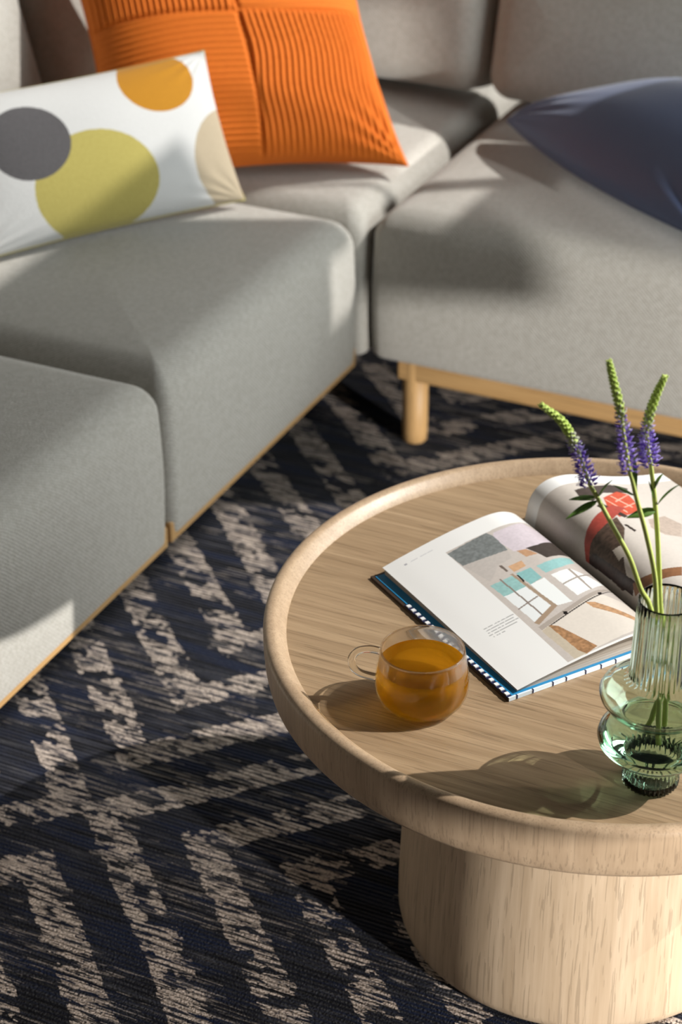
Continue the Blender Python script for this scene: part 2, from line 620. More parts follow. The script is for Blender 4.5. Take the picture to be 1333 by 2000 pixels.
# ------------------------------------------------------------------ pillows
def pillow_mesh(name, label, group, corner, ex, ey, ez, Wd, Hd, thick, mat, n=90, pinch=0.05, relief=None, wrinkle=0.004, seed=1, power=0.42, bend=0.0, under=0.9):
    """corner: bottom-left seam corner; ex, ey unit vectors along the bottom and up the face, ez out of the face"""
    s = np.linspace(-1, 1, n)
    # denser toward the rim
    s = np.sign(s) * (1 - (1 - np.abs(s)) ** 1.25)
    S, Tt = np.meshgrid(s, s)
    rr = np.random.default_rng(seed)
    x = S * (1 - pinch * (1 - Tt ** 2) * np.abs(S) ** 1.5)
    y = Tt * (1 - pinch * (1 - S ** 2) * np.abs(Tt) ** 1.5)
    prof = (np.clip(1 - S ** 2, 0, 1) * np.clip(1 - Tt ** 2, 0, 1)) ** power
    wr_ = np.zeros_like(S)
    for _ in range(9):
        a = rr.uniform(0, 2 * PI)
        k = rr.uniform(3, 9)
        wr_ += np.sin(k * (S * math.cos(a) + Tt * math.sin(a)) + rr.uniform(0, 6.28)) / 9 * 1.6
    # gathers running in from the corners
    for cx in (-1, 1):
        for cy in (-1, 1):
            dx, dy = S - cx, Tt - cy
            rad = np.hypot(dx, dy)
            wr_ += 1.2 * np.sin(9 * np.arctan2(dy, dx) * 2) * np.exp(-(rad / 0.38) ** 2) * np.clip(rad * 5, 0, 1)
    hz = thick / 2 * prof + wrinkle * wr_ * np.clip(prof * 2, 0, 1)
    if relief is not None:
        hz = hz + relief(S, Tt) * np.clip(prof * 3, 0, 1)
    c = np.array(corner, float)
    ex, ey, ez = (np.array(q, float) for q in (ex, ey, ez))

    def place(x_, y_, z_):
        z_ = z_ + bend * (x_ ** 2 + y_ ** 2 - 1)
        return c + (x_[..., None] + 1) * ex * Wd / 2 + (y_[..., None] + 1) * ey * Hd / 2 + z_[..., None] * ez
    Ff = place(x, y, hz)
    hb = -thick / 2 * prof * under
    Bf = place(x, y, hb)
    idx = np.arange(n * n).reshape(n, n)
    q = np.stack([idx[:-1, :-1], idx[:-1, 1:], idx[1:, 1:], idx[1:, :-1]], -1).reshape(-1, 4)
    inner = np.full((n, n), -1)
    m = n * n
    bidx = idx.copy()
    bidx[1:-1, 1:-1] = np.arange(m, m + (n - 2) * (n - 2)).reshape(n - 2, n - 2)
    qb = np.stack([bidx[:-1, :-1], bidx[1:, :-1], bidx[1:, 1:], bidx[:-1, 1:]], -1).reshape(-1, 4)
    V = np.concatenate([Ff.reshape(-1, 3), Bf[1:-1, 1:-1].reshape(-1, 3)])
    st = np.stack([S, Tt, np.zeros_like(S)], -1)
    st2 = np.stack([S, Tt, np.ones_like(S)], -1)[1:-1, 1:-1]
    uvs = np.concatenate([st.reshape(-1, 3), st2.reshape(-1, 3)])
    base = c + ex * Wd / 2
    root = thing(name, label, 'pillow', tuple(base), 0, group)
    o = raw_mesh('cover', V - base, np.concatenate([q, qb]), mat, root, uvs)
    # seam cord all round the rim
    ring = [Ff[0, i] for i in range(0, n, 3)] + [Ff[i, -1] for i in range(0, n, 3)] + [Ff[-1, i] for i in range(n - 1, -1, -3)] + [Ff[i, 0] for i in range(n - 1, -1, -3)]
    pth = [Vector(p - base) for p in ring]
    vv, ff = tube(pth + [pth[0]], 0.0016, 6, False)
    from_py('seam', vv, ff, mat, root)
    return root


def attr(t, name='st'):
    a = t.n('ShaderNodeAttribute', attribute_name=name)
    return a


def mat_dots():
    t = NT('dotted_cotton')
    a = attr(t)
    sep = t.n('ShaderNodeSeparateXYZ')
    t.l(a.outputs['Vector'], sep.inputs[0])
    s, tt = sep.outputs[0], sep.outputs[1]
    v = t.coords('Object')
    fuzz = t.math('MULTIPLY', t.math('SUBTRACT', t.noise(v, 260, 2), 0.5), 0.03)
    fine = t.noise(v, 600, 2)
    col = t.mix(fine, (0.47, 0.475, 0.475), (0.57, 0.575, 0.57))
    front = t.math('LESS_THAN', sep.outputs[2], 0.5)

    def dot(col, cs, ct, rs, rt, c1, c2):
        dx = t.math('DIVIDE', t.math('SUBTRACT', s, cs), rs)
        dy = t.math('DIVIDE', t.math('SUBTRACT', tt, ct), rt)
        dd = t.math('SQRT', t.math('ADD', t.math('MULTIPLY', dx, dx), t.math('MULTIPLY', dy, dy)))
        m = t.math('MULTIPLY', t.math('LESS_THAN', t.math('ADD', dd, fuzz), 1.0), front)
        return t.mix(m, col, t.mix(t.noise(v, 330, 3, 0.7), c1, c2))
    col = dot(col, *DOTS[0])
    for dd in DOTS[1:]:
        col = dot(col, *dd)
    h = t.math('ADD', fine, t.noise(v, 200, 2))
    t.principled(col, 0.95, t.bump(h, 0.35, 0.0012), Sheen_Weight=0.1)
    return t.m


DOTS = [
    (-0.09, -0.44, 0.43, 0.68, (0.29, 0.245, 0.055), (0.45, 0.39, 0.115)),   # olive yellow
    (-0.47, 0.24, 0.275, 0.47, (0.045, 0.043, 0.047), (0.11, 0.105, 0.11)),   # charcoal
    (0.53, 0.70, 0.285, 0.42, (0.31, 0.130, 0.002), (0.45, 0.20, 0.004)),     # mustard
    (1.0, -0.48, 0.36, 0.68, (0.31, 0.255, 0.175), (0.42, 0.35, 0.25)),       # sand
]
M_DOTS = mat_dots()


def uvdir(du, dv, dz=0.0):
    d = DU * du + DV * dv + UP * dz
    return d.normalized()


# white dotted lumbar pillow
e = (0.534, 0.846)
lean = math.radians(29)
ex = uvdir(*e)
back = uvdir(-e[1], e[0])
ey = (UP * math.cos(lean) + back * math.sin(lean)).normalized()
ez = ex.cross(ey).normalized()
DW, DH = 0.50, 0.252
c0 = W(-0.180, -0.085, 0.445) - ex * DW
pillow_mesh('throw_pillow', 'white rectangular pillow with grey, olive, mustard and sand dots', 'throw pillows on the sofa', c0, ex, ey, ez, DW, DH, 0.13, M_DOTS, n=110, pinch=0.045, wrinkle=0.0022, seed=4)


def mat_orange():
    t = NT('orange_velvet')
    v = t.coords('Object')
    n = t.noise(v, 300, 3, 0.7)
    n2 = t.noise(v, 24, 3, 0.6)
    c = t.mix(n, (0.50, 0.098, 0.002), (0.80, 0.20, 0.004))
    c = t.mix(t.math('MULTIPLY', n2, 0.45), c, (0.64, 0.125, 0.003))
    t.principled(c, 0.85, t.bump(n, 0.3, 0.0008), Sheen_Weight=0.12, Sheen_Roughness=0.35)
    p = [x for x in t.t.nodes if x.type == 'BSDF_PRINCIPLED'][0]
    p.inputs['Sheen Tint'].default_value = (1.0, 0.55, 0.2, 1)
    return t.m


M_ORANGE = mat_orange()


def pleats(S, Tt):
    """four panels: upright tucks in two, level tucks in the other two, seam cross between"""
    sx = S - 0.03 + 0.02 * np.sin(3 * Tt)
    sy = Tt - 0.02 + 0.02 * np.sin(3 * S)
    wav = 0.010 * np.sin(7 * Tt) + 0.006 * np.sin(13 * Tt + 2)
    wah = 0.010 * np.sin(6 * S)
    up = np.abs(np.sin(PI * (S + wav) / 0.043))
    lv = np.abs(np.sin(PI * (Tt + wah) / 0.043))
    upright = (sx * sy) < 0
    r = np.where(upright, up, lv * 0.55)
    seam = np.exp(-(sx / 0.016) ** 2) + np.exp(-(sy / 0.016) ** 2)
    return 0.0042 * r - 0.005 * np.clip(seam, 0, 1)


e = (0.797, 0.603)
lean = math.radians(41)
ex = uvdir(*e)
back = uvdir(-e[1], e[0])
ey = (UP * math.cos(lean) + back * math.sin(lean)).normalized()
ez = ex.cross(ey).normalized()
OW, OH = 0.52, 0.52
ey = (ey - ex * 0.08).normalized()
c0 = W(0.006, 0.168, 0.447) - ex * OW
pillow_mesh('throw_pillow', 'large orange velvet pillow with four pleated panels', 'throw pillows on the sofa', c0, ex, ey, ez, OW, OH, 0.19, M_ORANGE, n=330, pinch=0.10, relief=pleats, wrinkle=0.003, seed=9)


def mat_navy():
    t = NT('navy_satin')
    v = t.coords('Object')
    n = t.noise(v, 700, 2, 0.6)
    c = t.mix(n, (0.062, 0.092, 0.19), (0.105, 0.15, 0.29))
    t.principled(c, 0.55, t.bump(n, 0.12, 0.0005), Sheen_Weight=0.35, Sheen_Roughness=0.35, Specular_IOR_Level=0.35)
    return t.m


M_NAVY = mat_navy()


def pillow_from_corners(label, A, B, D, thick, mat, seed, **kw):
    A, B, D = Vector(A), Vector(B), Vector(D)
    ex, ey = (B - A), (D - A)
    Wd, Hd = ex.length, ey.length
    ex, ey = ex / Wd, ey / Hd
    ez = ex.cross(ey).normalized()
    return pillow_mesh('throw_pillow', label, 'throw pillows on the sofa', A, ex, ey, ez, Wd, Hd, thick, mat, seed=seed, **kw)


pillow_from_corners('plain navy blue pillow lying against the right backrest',
                    W(0.100, 0.395, 0.470), W(0.58, 0.00, 0.475), W(0.53, 0.43, 0.575), 0.18, M_NAVY, 21, n=100, pinch=-0.14, under=0.2, wrinkle=0.006)

# ------------------------------------------------------------------ coffee table
TC = Vector((0.292, 1.923, 0))
ZT = 0.417
table = thing('coffee_table', 'round oak pedestal coffee table with raised rim', 'table', TC)
v, f = lathe([(0.0005, ZT - 0.012), (0.3555, ZT - 0.012), (0.3555, ZT), (0.3, ZT), (0.2, ZT), (0.1, ZT), (0.0005, ZT)], 128)
from_py('tabletop', v, f, M_TOP, table, smooth=False)
rp = [(0.354, 0.368), (0.354, ZT - 0.001), (0.3546, ZT + 0.001), (0.3600, ZT + 0.0065), (0.3650, ZT + 0.0115), (0.3672, ZT + 0.0132), (0.3700, ZT + 0.0142),
      (0.3745, ZT + 0.0140), (0.3780, ZT + 0.0125), (0.3800, ZT + 0.0095), (0.3808, ZT + 0.005), (0.3806, 0.405), (0.3790, 0.385), (0.3765, 0.3735), (0.3735, 0.3685), (0.369, 0.3665), (0.36, 0.366)]
v, f = lathe(rp, 192, closed=True)
rim = from_py('rim', v, f, M_RIM, table)
v, f = lathe([(0.0005, 0.367), (0.357, 0.367), (0.357, 0.385), (0.0005, 0.385)], 96)
from_py('underside', v, f, M_TOP, table, smooth=False)
bp = [(0.0005, 0.0), (0.205, 0.0), (0.213, 0.002), (0.2185, 0.008), (0.2205, 0.018), (0.2205, 0.05), (0.218, 0.12), (0.2145, 0.20), (0.2115, 0.28), (0.210, 0.367), (0.0005, 0.367)]
v, f = lathe(bp, 160)
from_py('base', v, f, M_BASE, table)

# ------------------------------------------------------------------ book
BO = Vector((0.035, 2.026, ZT))                     # outer far corner of the left board
BR = Vector((0.863, 0.505, 0)).normalized()          # across the page, to the right
BS = Vector((0.505, -0.863, 0)).normalized()         # down the page, to the viewer
BH = 0.287


def BP(r, s, z):
    return BO + BR * r + BS * s + UP * z


LEFT = [(0.014, 0.0135), (0.047, 0.022), (0.104, 0.034), (0.150, 0.0405), (0.170, 0.0415), (0.185, 0.0395), (0.200, 0.033), (0.210, 0.024), (0.2165, 0.014)]
RIGHT = [(0.2180, 0.014), (0.2195, 0.026), (0.2240, 0.046), (0.2330, 0.0585), (0.2460, 0.0650), (0.262, 0.0665), (0.285, 0.063), (0.318, 0.052), (0.355, 0.040), (0.395, 0.030), (0.428, 0.024)]


def curve_at(prof, n):
    p = np.array(prof)
    pts = spline([(a, b, 0) for a, b in p], 240)
    q = np.array([[a.x, a.y] for a in pts])
    d = np.r_[0, np.cumsum(np.hypot(*np.diff(q, axis=0).T))]
    t = np.linspace(0, d[-1], n)
    return np.c_[np.interp(t, d, q[:, 0]), np.interp(t, d, q[:, 1])], d[-1]


book = thing('open_book', 'open hardback picture book with blue endpapers lying on the table', 'book', BO)


def local(pts):
    return [tuple(Vector(p) - BO) for p in pts]


M_PAPER = plain('paper', (0.86, 0.86, 0.85), 0.55)
M_BOARD = plain('blue_board', (0.015, 0.23, 0.48), 0.5)


def mat_edges():
    t = NT('page_edges')
    v = t.coords('Generated', scale=(1, 1, 60))
    n = t.noise(v, 1.6, 3, 0.7)
    t.principled(t.ramp(n, [(0.35, (0.24, 0.20, 0.16)), (0.55, (0.50, 0.44, 0.37)), (0.68, (0.72, 0.67, 0.60))]), 0.8)
    return t.m


M_EDGES = mat_edges()


def book_box(r0, r1, s0, s1, z0, z1):
    v, f = box(r0, r1, s0, s1, z0, z1)
    return [tuple(BR * a + BS * b + UP * c) for a, b, c in v], [tuple(reversed(q)) for q in f]


# covers: outer cloth board with printed edge, blue endpaper on top
def mat_cover():
    t = NT('cover_cloth')
    t.principled((0.045, 0.026, 0.016), 0.6)
    return t.m


M_COVER = mat_cover()
board_l = from_py('cover_board', *book_box(0.0, 0.214, 0.0, BH, 0.0002, 0.0036), M_COVER, book, smooth=False)
board_r = from_py('cover_board', *book_box(0.222, 0.438, 0.0, BH, 0.0002, 0.0036), M_COVER, book, smooth=False)
from_py('spine', *book_box(0.213, 0.223, 0.0, BH, 0.0002, 0.0030), M_COVER, book, smooth=False)
from_py('endpaper', *book_box(0.0042, 0.212, 0.004, BH - 0.001, 0.0036, 0.0044), M_BOARD, board_l, smooth=False)
from_py('endpaper', *book_box(0.224, 0.434, 0.004, BH - 0.001, 0.0036, 0.0044), M_BOARD, board_r, smooth=False)
# white stitches along the fore edge of the left board, from a third of the way down
M_STITCH = plain('stitch_white', (0.82, 0.84, 0.86), 0.6)
M_STITCHB = plain('stitch_navy', (0.006, 0.010, 0.055), 0.6)
from_py('edge_band', *book_box(0.0004, 0.0062, 0.075, BH - 0.001, 0.0036, 0.0050), M_STITCHB, board_l, smooth=False)
k = 0
ss = 0.078
while ss < BH - 0.004:
    from_py('stitch', *book_box(0.0010, 0.0058, ss, ss + 0.0048, 0.0046, 0.0062), M_STITCH, board_l, smooth=False)
    ss += 0.0100
# white printed tail edge of the lower board (map-like blue lines drawn as thin bars)
from_py('tail_edge', *book_box(0.001, 0.213, BH - 0.0012, BH + 0.0012, 0.0004, 0.0050), plain('tail_white', (0.70, 0.78, 0.84), 0.5), board_l, smooth=False)
for i in range(9):
    r0 = 0.012 + 0.0225 * i + random.uniform(-0.004, 0.004)
    from_py('tail_mark', *book_box(r0, r0 + 0.0016, BH - 0.0008, BH + 0.0016, 0.0006, 0.0052), M_STITCHB, board_l, smooth=False)


def stack(profile, drop, edge_r, bottom_z, name):
    """solid block of pages under the top leaf"""
    c, L = curve_at(profile, 40)
    top = []
    for s_, dz in ((0.006, 0.0), (BH * 0.5, -drop * 0.4), (BH - 0.006, -drop)):
        top.append([(r, s_, max(z + dz * ((z - 0.012) / 0.03 + 0.35) - 0.0012, bottom_z + 0.0004)) for r, z in c])
    V, Fc = [], []
    n = len(c)
    for row in top:
        V += [BR * r + BS * s_ + UP * z for r, s_, z in row]
    for row in top:
        V += [BR * r + BS * s_ + UP * bottom_z for r, s_, z in row]
    for a in range(2):
        for b in range(n - 1):
            i = a * n + b
            Fc.append((i, i + 1, i + n + 1, i + n))
            j = i + 3 * n
            Fc.append((j + n, j + n + 1, j + 1, j))
    for b in range(n - 1):
        Fc.append((3 * n + b, 3 * n + b + 1, b + 1, b))
        Fc.append((2 * n + b, 2 * n + b + 1, 5 * n + b + 1, 5 * n + b))
    for a in range(2):
        Fc.append((a * n, (a + 1) * n, (a + 4) * n, (a + 3) * n))
        Fc.append(((a + 1) * n + n - 1, a * n + n - 1, (a + 3) * n + n - 1, (a + 4) * n + n - 1))
    bm = bmesh.new()
    vs = [bm.verts.new(p) for p in V]
    for q in Fc:
        try:
            bm.faces.new([vs[i] for i in q])
        except ValueError:
            pass
    return from_bm(name, bm, M_EDGES, book, smooth=False)


DROP = 0.011
block_l = stack([(a + (0.002 if i == 0 else 0), b) for i, (a, b) in enumerate(LEFT)], DROP, 0, 0.0044, 'page_block')
block_r = stack(RIGHT, DROP * 0.6, 0, 0.0044, 'page_block')


def page(profile, drop, na, nb, paint, name, parent):
    c, L = curve_at(profile, na)
    a = np.linspace(0, 1, na)
    b = np.linspace(0, 1, nb)
    s_ = 0.004 + (BH - 0.006) * b
    br, bs = np.array(BR), np.array(BS)
    z = c[None, :, 1] - (drop * b ** 1.6)[:, None] * ((c[None, :, 1] - 0.012) / 0.03 + 0.35)
    z = np.maximum(z, 0.0062)
    P = c[None, :, 0, None] * br + s_[:, None, None] * bs + z[..., None] * np.array([0, 0, 1.0])
    Ag, Bg = np.meshgrid(a, b)
    col = np.ones((nb, na, 4))
    col[..., :3] = paint(Ag, Bg)
    return grid_mesh(name, P, M_PRINT, parent, None, col.reshape(-1, 4))


def mat_print():
    t = NT('printed_paper')
    a = attr(t, 'print')
    t.principled(a.outputs['Color'], 0.38, Specular_IOR_Level=0.4)
    return t.m


M_PRINT = mat_print()
PAPER = (0.85, 0.85, 0.84)


def inpoly(X, Y, poly):
    ins = np.zeros(X.shape, bool)
    j = len(poly) - 1
    for i in range(len(poly)):
        xi, yi = poly[i]
        xj, yj = poly[j]
        cond = ((yi > Y) != (yj > Y)) & (X < (xj - xi) * (Y - yi) / (yj - yi + 1e-12) + xi)
        ins ^= cond
        j = i
    return ins


def smooth_noise(A, B, fa, fb, seed):
    r = np.random.default_rng(seed)
    g = r.random((int(fb) + 3, int(fa) + 3))
    x, y = A * fa, B * fb
    x0, y0 = x.astype(int), y.astype(int)
    fx, fy = x - x0, y - y0
    return (g[y0, x0] * (1 - fx) + g[y0, x0 + 1] * fx) * (1 - fy) + (g[y0 + 1, x0] * (1 - fx) + g[y0 + 1, x0 + 1] * fx) * fy


LEFT_POLYS = [
    ([(0.326, 0.11), (1.01, 0.10), (1.01, 0.987), (0.326, 0.987)], (0.565, 0.515, 0.479), 0.08),
    ([(0.627, 0.125), (0.717, 0.125), (0.842, 0.11), (0.9, 0.168), (0.912, 0.286), (0.679, 0.311), (0.622, 0.286), (0.599, 0.165)], (0.631, 0.565, 0.617), 0.15),
    ([(0.326, 0.123), (0.596, 0.108), (0.612, 0.145), (0.604, 0.263), (0.378, 0.243), (0.333, 0.233)], (0.195, 0.212, 0.212), 0.5),
    ([(0.692, 0.298), (0.774, 0.296), (0.91, 0.268), (0.91, 0.393), (0.739, 0.398), (0.722, 0.353)], (0.061, 0.048, 0.042), 0.3),
    ([(0.637, 0.291), (0.689, 0.303), (0.719, 0.356), (0.649, 0.348)], (0.515, 0.305, 0.181), 0.2),
    ([(0.333, 0.233), (0.599, 0.266), (0.584, 0.318), (0.486, 0.326), (0.373, 0.396)], (0.515, 0.474, 0.445), 0.1),
    ([(0.519, 0.358), (0.609, 0.358), (0.602, 0.398), (0.519, 0.404)], (0.61, 0.376, 0.223), 0.2),
    ([(0.647, 0.424), (0.722, 0.421), (0.82, 0.416), (0.89, 0.416), (0.877, 0.459), (0.767, 0.481), (0.654, 0.484)], (0.305, 0.552, 0.552), 0.15),
    ([(0.667, 0.506), (0.792, 0.501), (0.917, 0.632), (0.799, 0.662), (0.682, 0.677)], (0.855, 0.88, 0.88), 0),
    ([(0.779, 0.504), (0.794, 0.501), (0.792, 0.662), (0.777, 0.664)], (0.352, 0.305, 0.27), 0),
    ([(0.674, 0.581), (0.672, 0.589), (0.89, 0.559), (0.892, 0.549)], (0.352, 0.305, 0.27), 0),
    ([(0.519, 0.416), (0.614, 0.419), (0.614, 0.501), (0.531, 0.511)], (0.262, 0.503, 0.503), 0.15),
    ([(0.531, 0.511), (0.624, 0.506), (0.629, 0.697), (0.531, 0.682)], (0.839, 0.871, 0.871), 0),
    ([(0.353, 0.416), (0.494, 0.419), (0.499, 0.511), (0.361, 0.509)], (0.305, 0.527, 0.515), 0.2),
    ([(0.361, 0.509), (0.499, 0.511), (0.516, 0.669), (0.371, 0.717)], (0.807, 0.839, 0.847), 0),
    ([(0.419, 0.406), (0.429, 0.406), (0.441, 0.697), (0.431, 0.699)], (0.262, 0.216, 0.188), 0),
    ([(0.361, 0.607), (0.358, 0.614), (0.504, 0.594), (0.506, 0.586)], (0.262, 0.216, 0.188), 0),
    ([(0.484, 0.331), (0.499, 0.333), (0.501, 0.383), (0.486, 0.383)], (0.156, 0.122, 0.102), 0),
    ([(0.491, 0.406), (0.506, 0.409), (0.544, 0.682), (0.519, 0.674)], (0.376, 0.283, 0.205), 0),
    ([(0.521, 0.669), (0.549, 0.684), (0.378, 0.739), (0.363, 0.717)], (0.376, 0.275, 0.195), 0),
    ([(0.514, 0.426), (0.524, 0.431), (0.524, 0.476), (0.511, 0.484)], (0.021, 0.018, 0.016), 0),
    ([(0.358, 0.774), (0.446, 0.759), (0.752, 0.709), (0.807, 0.709), (0.947, 0.82), (0.784, 0.972), (0.371, 0.987)], (0.73, 0.672, 0.604), 0.06),
    ([(0.361, 0.749), (0.612, 0.712), (0.817, 0.677), (0.935, 0.672), (0.807, 0.702), (0.617, 0.732), (0.363, 0.774)], (0.413, 0.361, 0.319), 0.05),
    ([(0.358, 0.777), (0.449, 0.762), (0.609, 0.737), (0.805, 0.707), (0.93, 0.679), (0.925, 0.684), (0.799, 0.714), (0.604, 0.744), (0.446, 0.769)], (0.045, 0.034, 0.03), 0),
    ([(0.416, 0.764), (0.451, 0.789), (0.526, 0.975), (0.446, 0.99), (0.424, 0.955), (0.406, 0.827)], (0.392, 0.216, 0.107), 0.7),
    ([(0.682, 0.729), (0.727, 0.747), (0.865, 0.9), (0.84, 0.922), (0.769, 0.85), (0.692, 0.774)], (0.503, 0.296, 0.162), 0.6),
    ([(0.358, 0.777), (0.411, 0.767), (0.424, 0.957), (0.446, 0.99), (0.371, 0.987)], (0.552, 0.479, 0.376), 0.1),
    ([(0.539, 0.727), (0.559, 0.737), (0.546, 0.752), (0.529, 0.744)], (0.013, 0.01, 0.01), 0),
    ([(0.797, 0.694), (0.822, 0.697), (0.805, 0.712), (0.787, 0.707)], (0.013, 0.01, 0.01), 0),
]
RIGHT_POLYS = [
    ([(-0.01, 0.075), (1.01, 0.075), (1.01, 1.01), (-0.01, 1.01)], (0.578, 0.527, 0.479), 0.08),
    ([(0.316, 0.135), (0.398, 0.125), (0.581, 0.09), (0.672, 0.123), (0.622, 0.168), (0.456, 0.18), (0.336, 0.248), (0.298, 0.198)], (0.065, 0.048, 0.042), 0.4),
    ([(0.414, 0.228), (0.561, 0.16), (0.617, 0.183), (0.576, 0.343), (0.446, 0.381), (0.368, 0.396), (0.378, 0.293)], (0.515, 0.084, 0.042), 0.3),
    ([(0.323, 0.286), (0.363, 0.268), (0.424, 0.396), (0.391, 0.406)], (0.045, 0.032, 0.027), 0.3),
    ([(0.474, 0.211), (0.484, 0.203), (0.536, 0.306), (0.524, 0.316)], (0.753, 0.402, 0.305), 0),
    ([(0.409, 0.246), (0.416, 0.241), (0.456, 0.356), (0.444, 0.366)], (0.753, 0.402, 0.305), 0),
    ([(0.461, 0.258), (0.622, 0.18), (0.622, 0.185), (0.459, 0.268)], (0.753, 0.402, 0.305), 0),
    ([(0.471, 0.311), (0.604, 0.256), (0.602, 0.263), (0.466, 0.321)], (0.753, 0.402, 0.305), 0),
    ([(0.526, 0.421), (0.667, 0.386), (0.707, 0.464), (0.599, 0.574), (0.509, 0.554), (0.476, 0.496)], (0.434, 0.352, 0.296), 0.3),
    ([(0.341, 0.454), (0.358, 0.456), (0.368, 0.511), (0.351, 0.521)], (0.045, 0.032, 0.027), 0),
    ([(0.123, 0.404), (0.253, 0.351), (0.404, 0.296), (0.481, 0.318), (0.333, 0.396), (0.208, 0.439), (0.05, 0.464), (0.05, 0.439)], (0.376, 0.065, 0.048), 0.3),
    ([(0.143, 0.439), (0.238, 0.426), (0.353, 0.393), (0.326, 0.481), (0.09, 0.739), (0.045, 0.694), (0.075, 0.456)], (0.089, 0.058, 0.042), 0.9),
    ([(0.185, 0.556), (0.256, 0.571), (0.241, 0.624), (0.165, 0.617)], (0.578, 0.515, 0.445), 0),
    ([(0.075, 0.456), (0.115, 0.471), (0.138, 0.747), (0.06, 0.759), (0.048, 0.464)], (0.042, 0.025, 0.023), 0.8),
    ([(0.12, 0.739), (0.213, 0.782), (0.373, 0.812), (0.326, 0.865), (0.203, 0.83), (0.068, 0.774)], (0.231, 0.107, 0.051), 0.3),
]


def paint_left(A, B):
    C = np.ones(A.shape + (3,)) * np.array(PAPER)
    for poly, c, nz in LEFT_POLYS:
        m = inpoly(A, B, poly)
        t = np.array(c)[None, None, :] * np.ones_like(C)
        if nz:
            t = t * (1 + nz * (smooth_noise(A, B, 90, 130, 3) - 0.5))[..., None]
        C[m] = t[m]
    # running head and caption: rows of small grey type
    wd = smooth_noise(A, B, 150, 60, 11)
    for i in range(5):
        b0 = 0.622 + 0.0155 * i
        x0, x1 = 0.122 + 0.004 * (i % 3), (0.318, 0.305, 0.322, 0.298, 0.21)[i]
        m = (np.abs(B - b0) < 0.0032) & (A > x0) & (A < x1) & (wd > 0.30)
        C[m] = (0.42, 0.42, 0.42)
    m = (np.abs(B - 0.056) < 0.0028) & (A > 0.13) & (A < 0.285) & (wd > 0.34)
    C[m] = (0.62, 0.62, 0.64)
    m = (np.abs(B - 0.056) < 0.005) & (A > 0.10) & (A < 0.115)
    C[m] = (0.40, 0.40, 0.44)
    return np.clip(C, 0, 1)


def paint_right(A, B):
    C = np.ones(A.shape + (3,)) * np.array(PAPER)
    for poly, c, nz in RIGHT_POLYS:
        m = inpoly(A, B, poly)
        t = np.array(c)[None, None, :] * np.ones_like(C)
        if nz:
            t = t * (1 + nz * (smooth_noise(A, B, 90, 130, 5) - 0.5))[..., None]
        C[m] = t[m]
    return np.clip(C, 0, 1)


page(LEFT, DROP, 300, 380, paint_left, 'left_page', block_l)
page(RIGHT, DROP * 0.6, 260, 340, paint_right, 'right_page', block_r)


# ------------------------------------------------------------------ glass mug of tea
def mat_glass(name, color, ior=1.46, clear=0.4, rough=0.0):
    t = NT(name)
    g = t.n('ShaderNodeBsdfGlass', i_IOR=ior, i_Roughness=rough)
    g.inputs['Color'].default_value = (*color, 1)
    tr = t.n('ShaderNodeBsdfTransparent')
    tr.inputs['Color'].default_value = (*color, 1)
    mx = t.n('ShaderNodeMixShader')
    mx.inputs[0].default_value = clear
    t.l(g.outputs[0], mx.inputs[1])
    t.l(tr.outputs[0], mx.inputs[2])
    t.l(mx.outputs[0], t.out.inputs['Surface'])
    return t.m


M_GREEN = mat_glass('green_glass', (0.93, 0.98, 0.945), clear=0.0)


def mat_tea():
    t = NT('tea')
    g = t.n('ShaderNodeBsdfGlass', i_IOR=1.33, i_Roughness=0.0)
    g.inputs['Color'].default_value = (1.0, 0.80, 0.25, 1)
    tr = t.n('ShaderNodeBsdfTransparent')
    tr.inputs['Color'].default_value = (1.0, 0.78, 0.20, 1)
    tl = t.n('ShaderNodeBsdfTranslucent')
    tl.inputs['Color'].default_value = (0.98, 0.50, 0.010, 1)
    m1 = t.n('ShaderNodeMixShader')
    m1.inputs[0].default_value = 0.40
    m2 = t.n('ShaderNodeMixShader')
    m2.inputs[0].default_value = 0.22
    t.l(g.outputs[0], m1.inputs[1])
    t.l(tr.outputs[0], m1.inputs[2])
    t.l(m1.outputs[0], m2.inputs[1])
    t.l(tl.outputs[0], m2.inputs[2])
    t.l(m2.outputs[0], t.out.inputs['Surface'])
    return t.m


M_GLASS = mat_glass('clear_glass', (0.99, 0.985, 0.97), clear=0.40)
M_HANDLE = mat_glass('handle_glass', (0.995, 0.985, 0.96), clear=0.0)
M_TEA = mat_tea()
MUG = Vector((0.0868, 1.7755, ZT))
mug = thing('glass_mug', 'clear glass mug of amber tea with a loop handle', 'mug', MUG)
outer = [(0.0005, 0.0), (0.030, 0.0), (0.036, 0.001), (0.0415, 0.0045), (0.0465, 0.011), (0.0495, 0.019), (0.0506, 0.028), (0.0502, 0.038), (0.0490, 0.048), (0.0474, 0.058), (0.0458, 0.068), (0.0452, 0.0712)]
inner = [(0.0444, 0.0718), (0.0436, 0.0708), (0.0442, 0.066), (0.0459, 0.057), (0.0475, 0.047), (0.0487, 0.038), (0.0491, 0.029), (0.0480, 0.020), (0.0450, 0.0125), (0.040, 0.0068), (0.034, 0.0042), (0.0005, 0.0036)]
v, f = lathe(outer + inner, 96)
from_py('body', v, f, M_GLASS, mug)
LVL = 0.052
tp = [(0.0005, 0.0034), (0.034, 0.0040), (0.040, 0.0066), (0.0452, 0.0123), (0.0482, 0.0198), (0.0493, 0.029), (0.0489, 0.038), (0.0477, 0.047), (0.0469, LVL - 0.0004), (0.0463, LVL), (0.03, LVL - 0.0004), (0.0005, LVL - 0.0004)]
v, f = lathe(tp, 96)
from_py('tea', v, f, M_TEA, mug)
hd = Vector((-0.985, 0.17, 0))
pts = [(0.0462, 0.0630), (0.058, 0.0640), (0.070, 0.0600), (0.0765, 0.050), (0.0745, 0.0385), (0.066, 0.0315), (0.0500, 0.0285)]
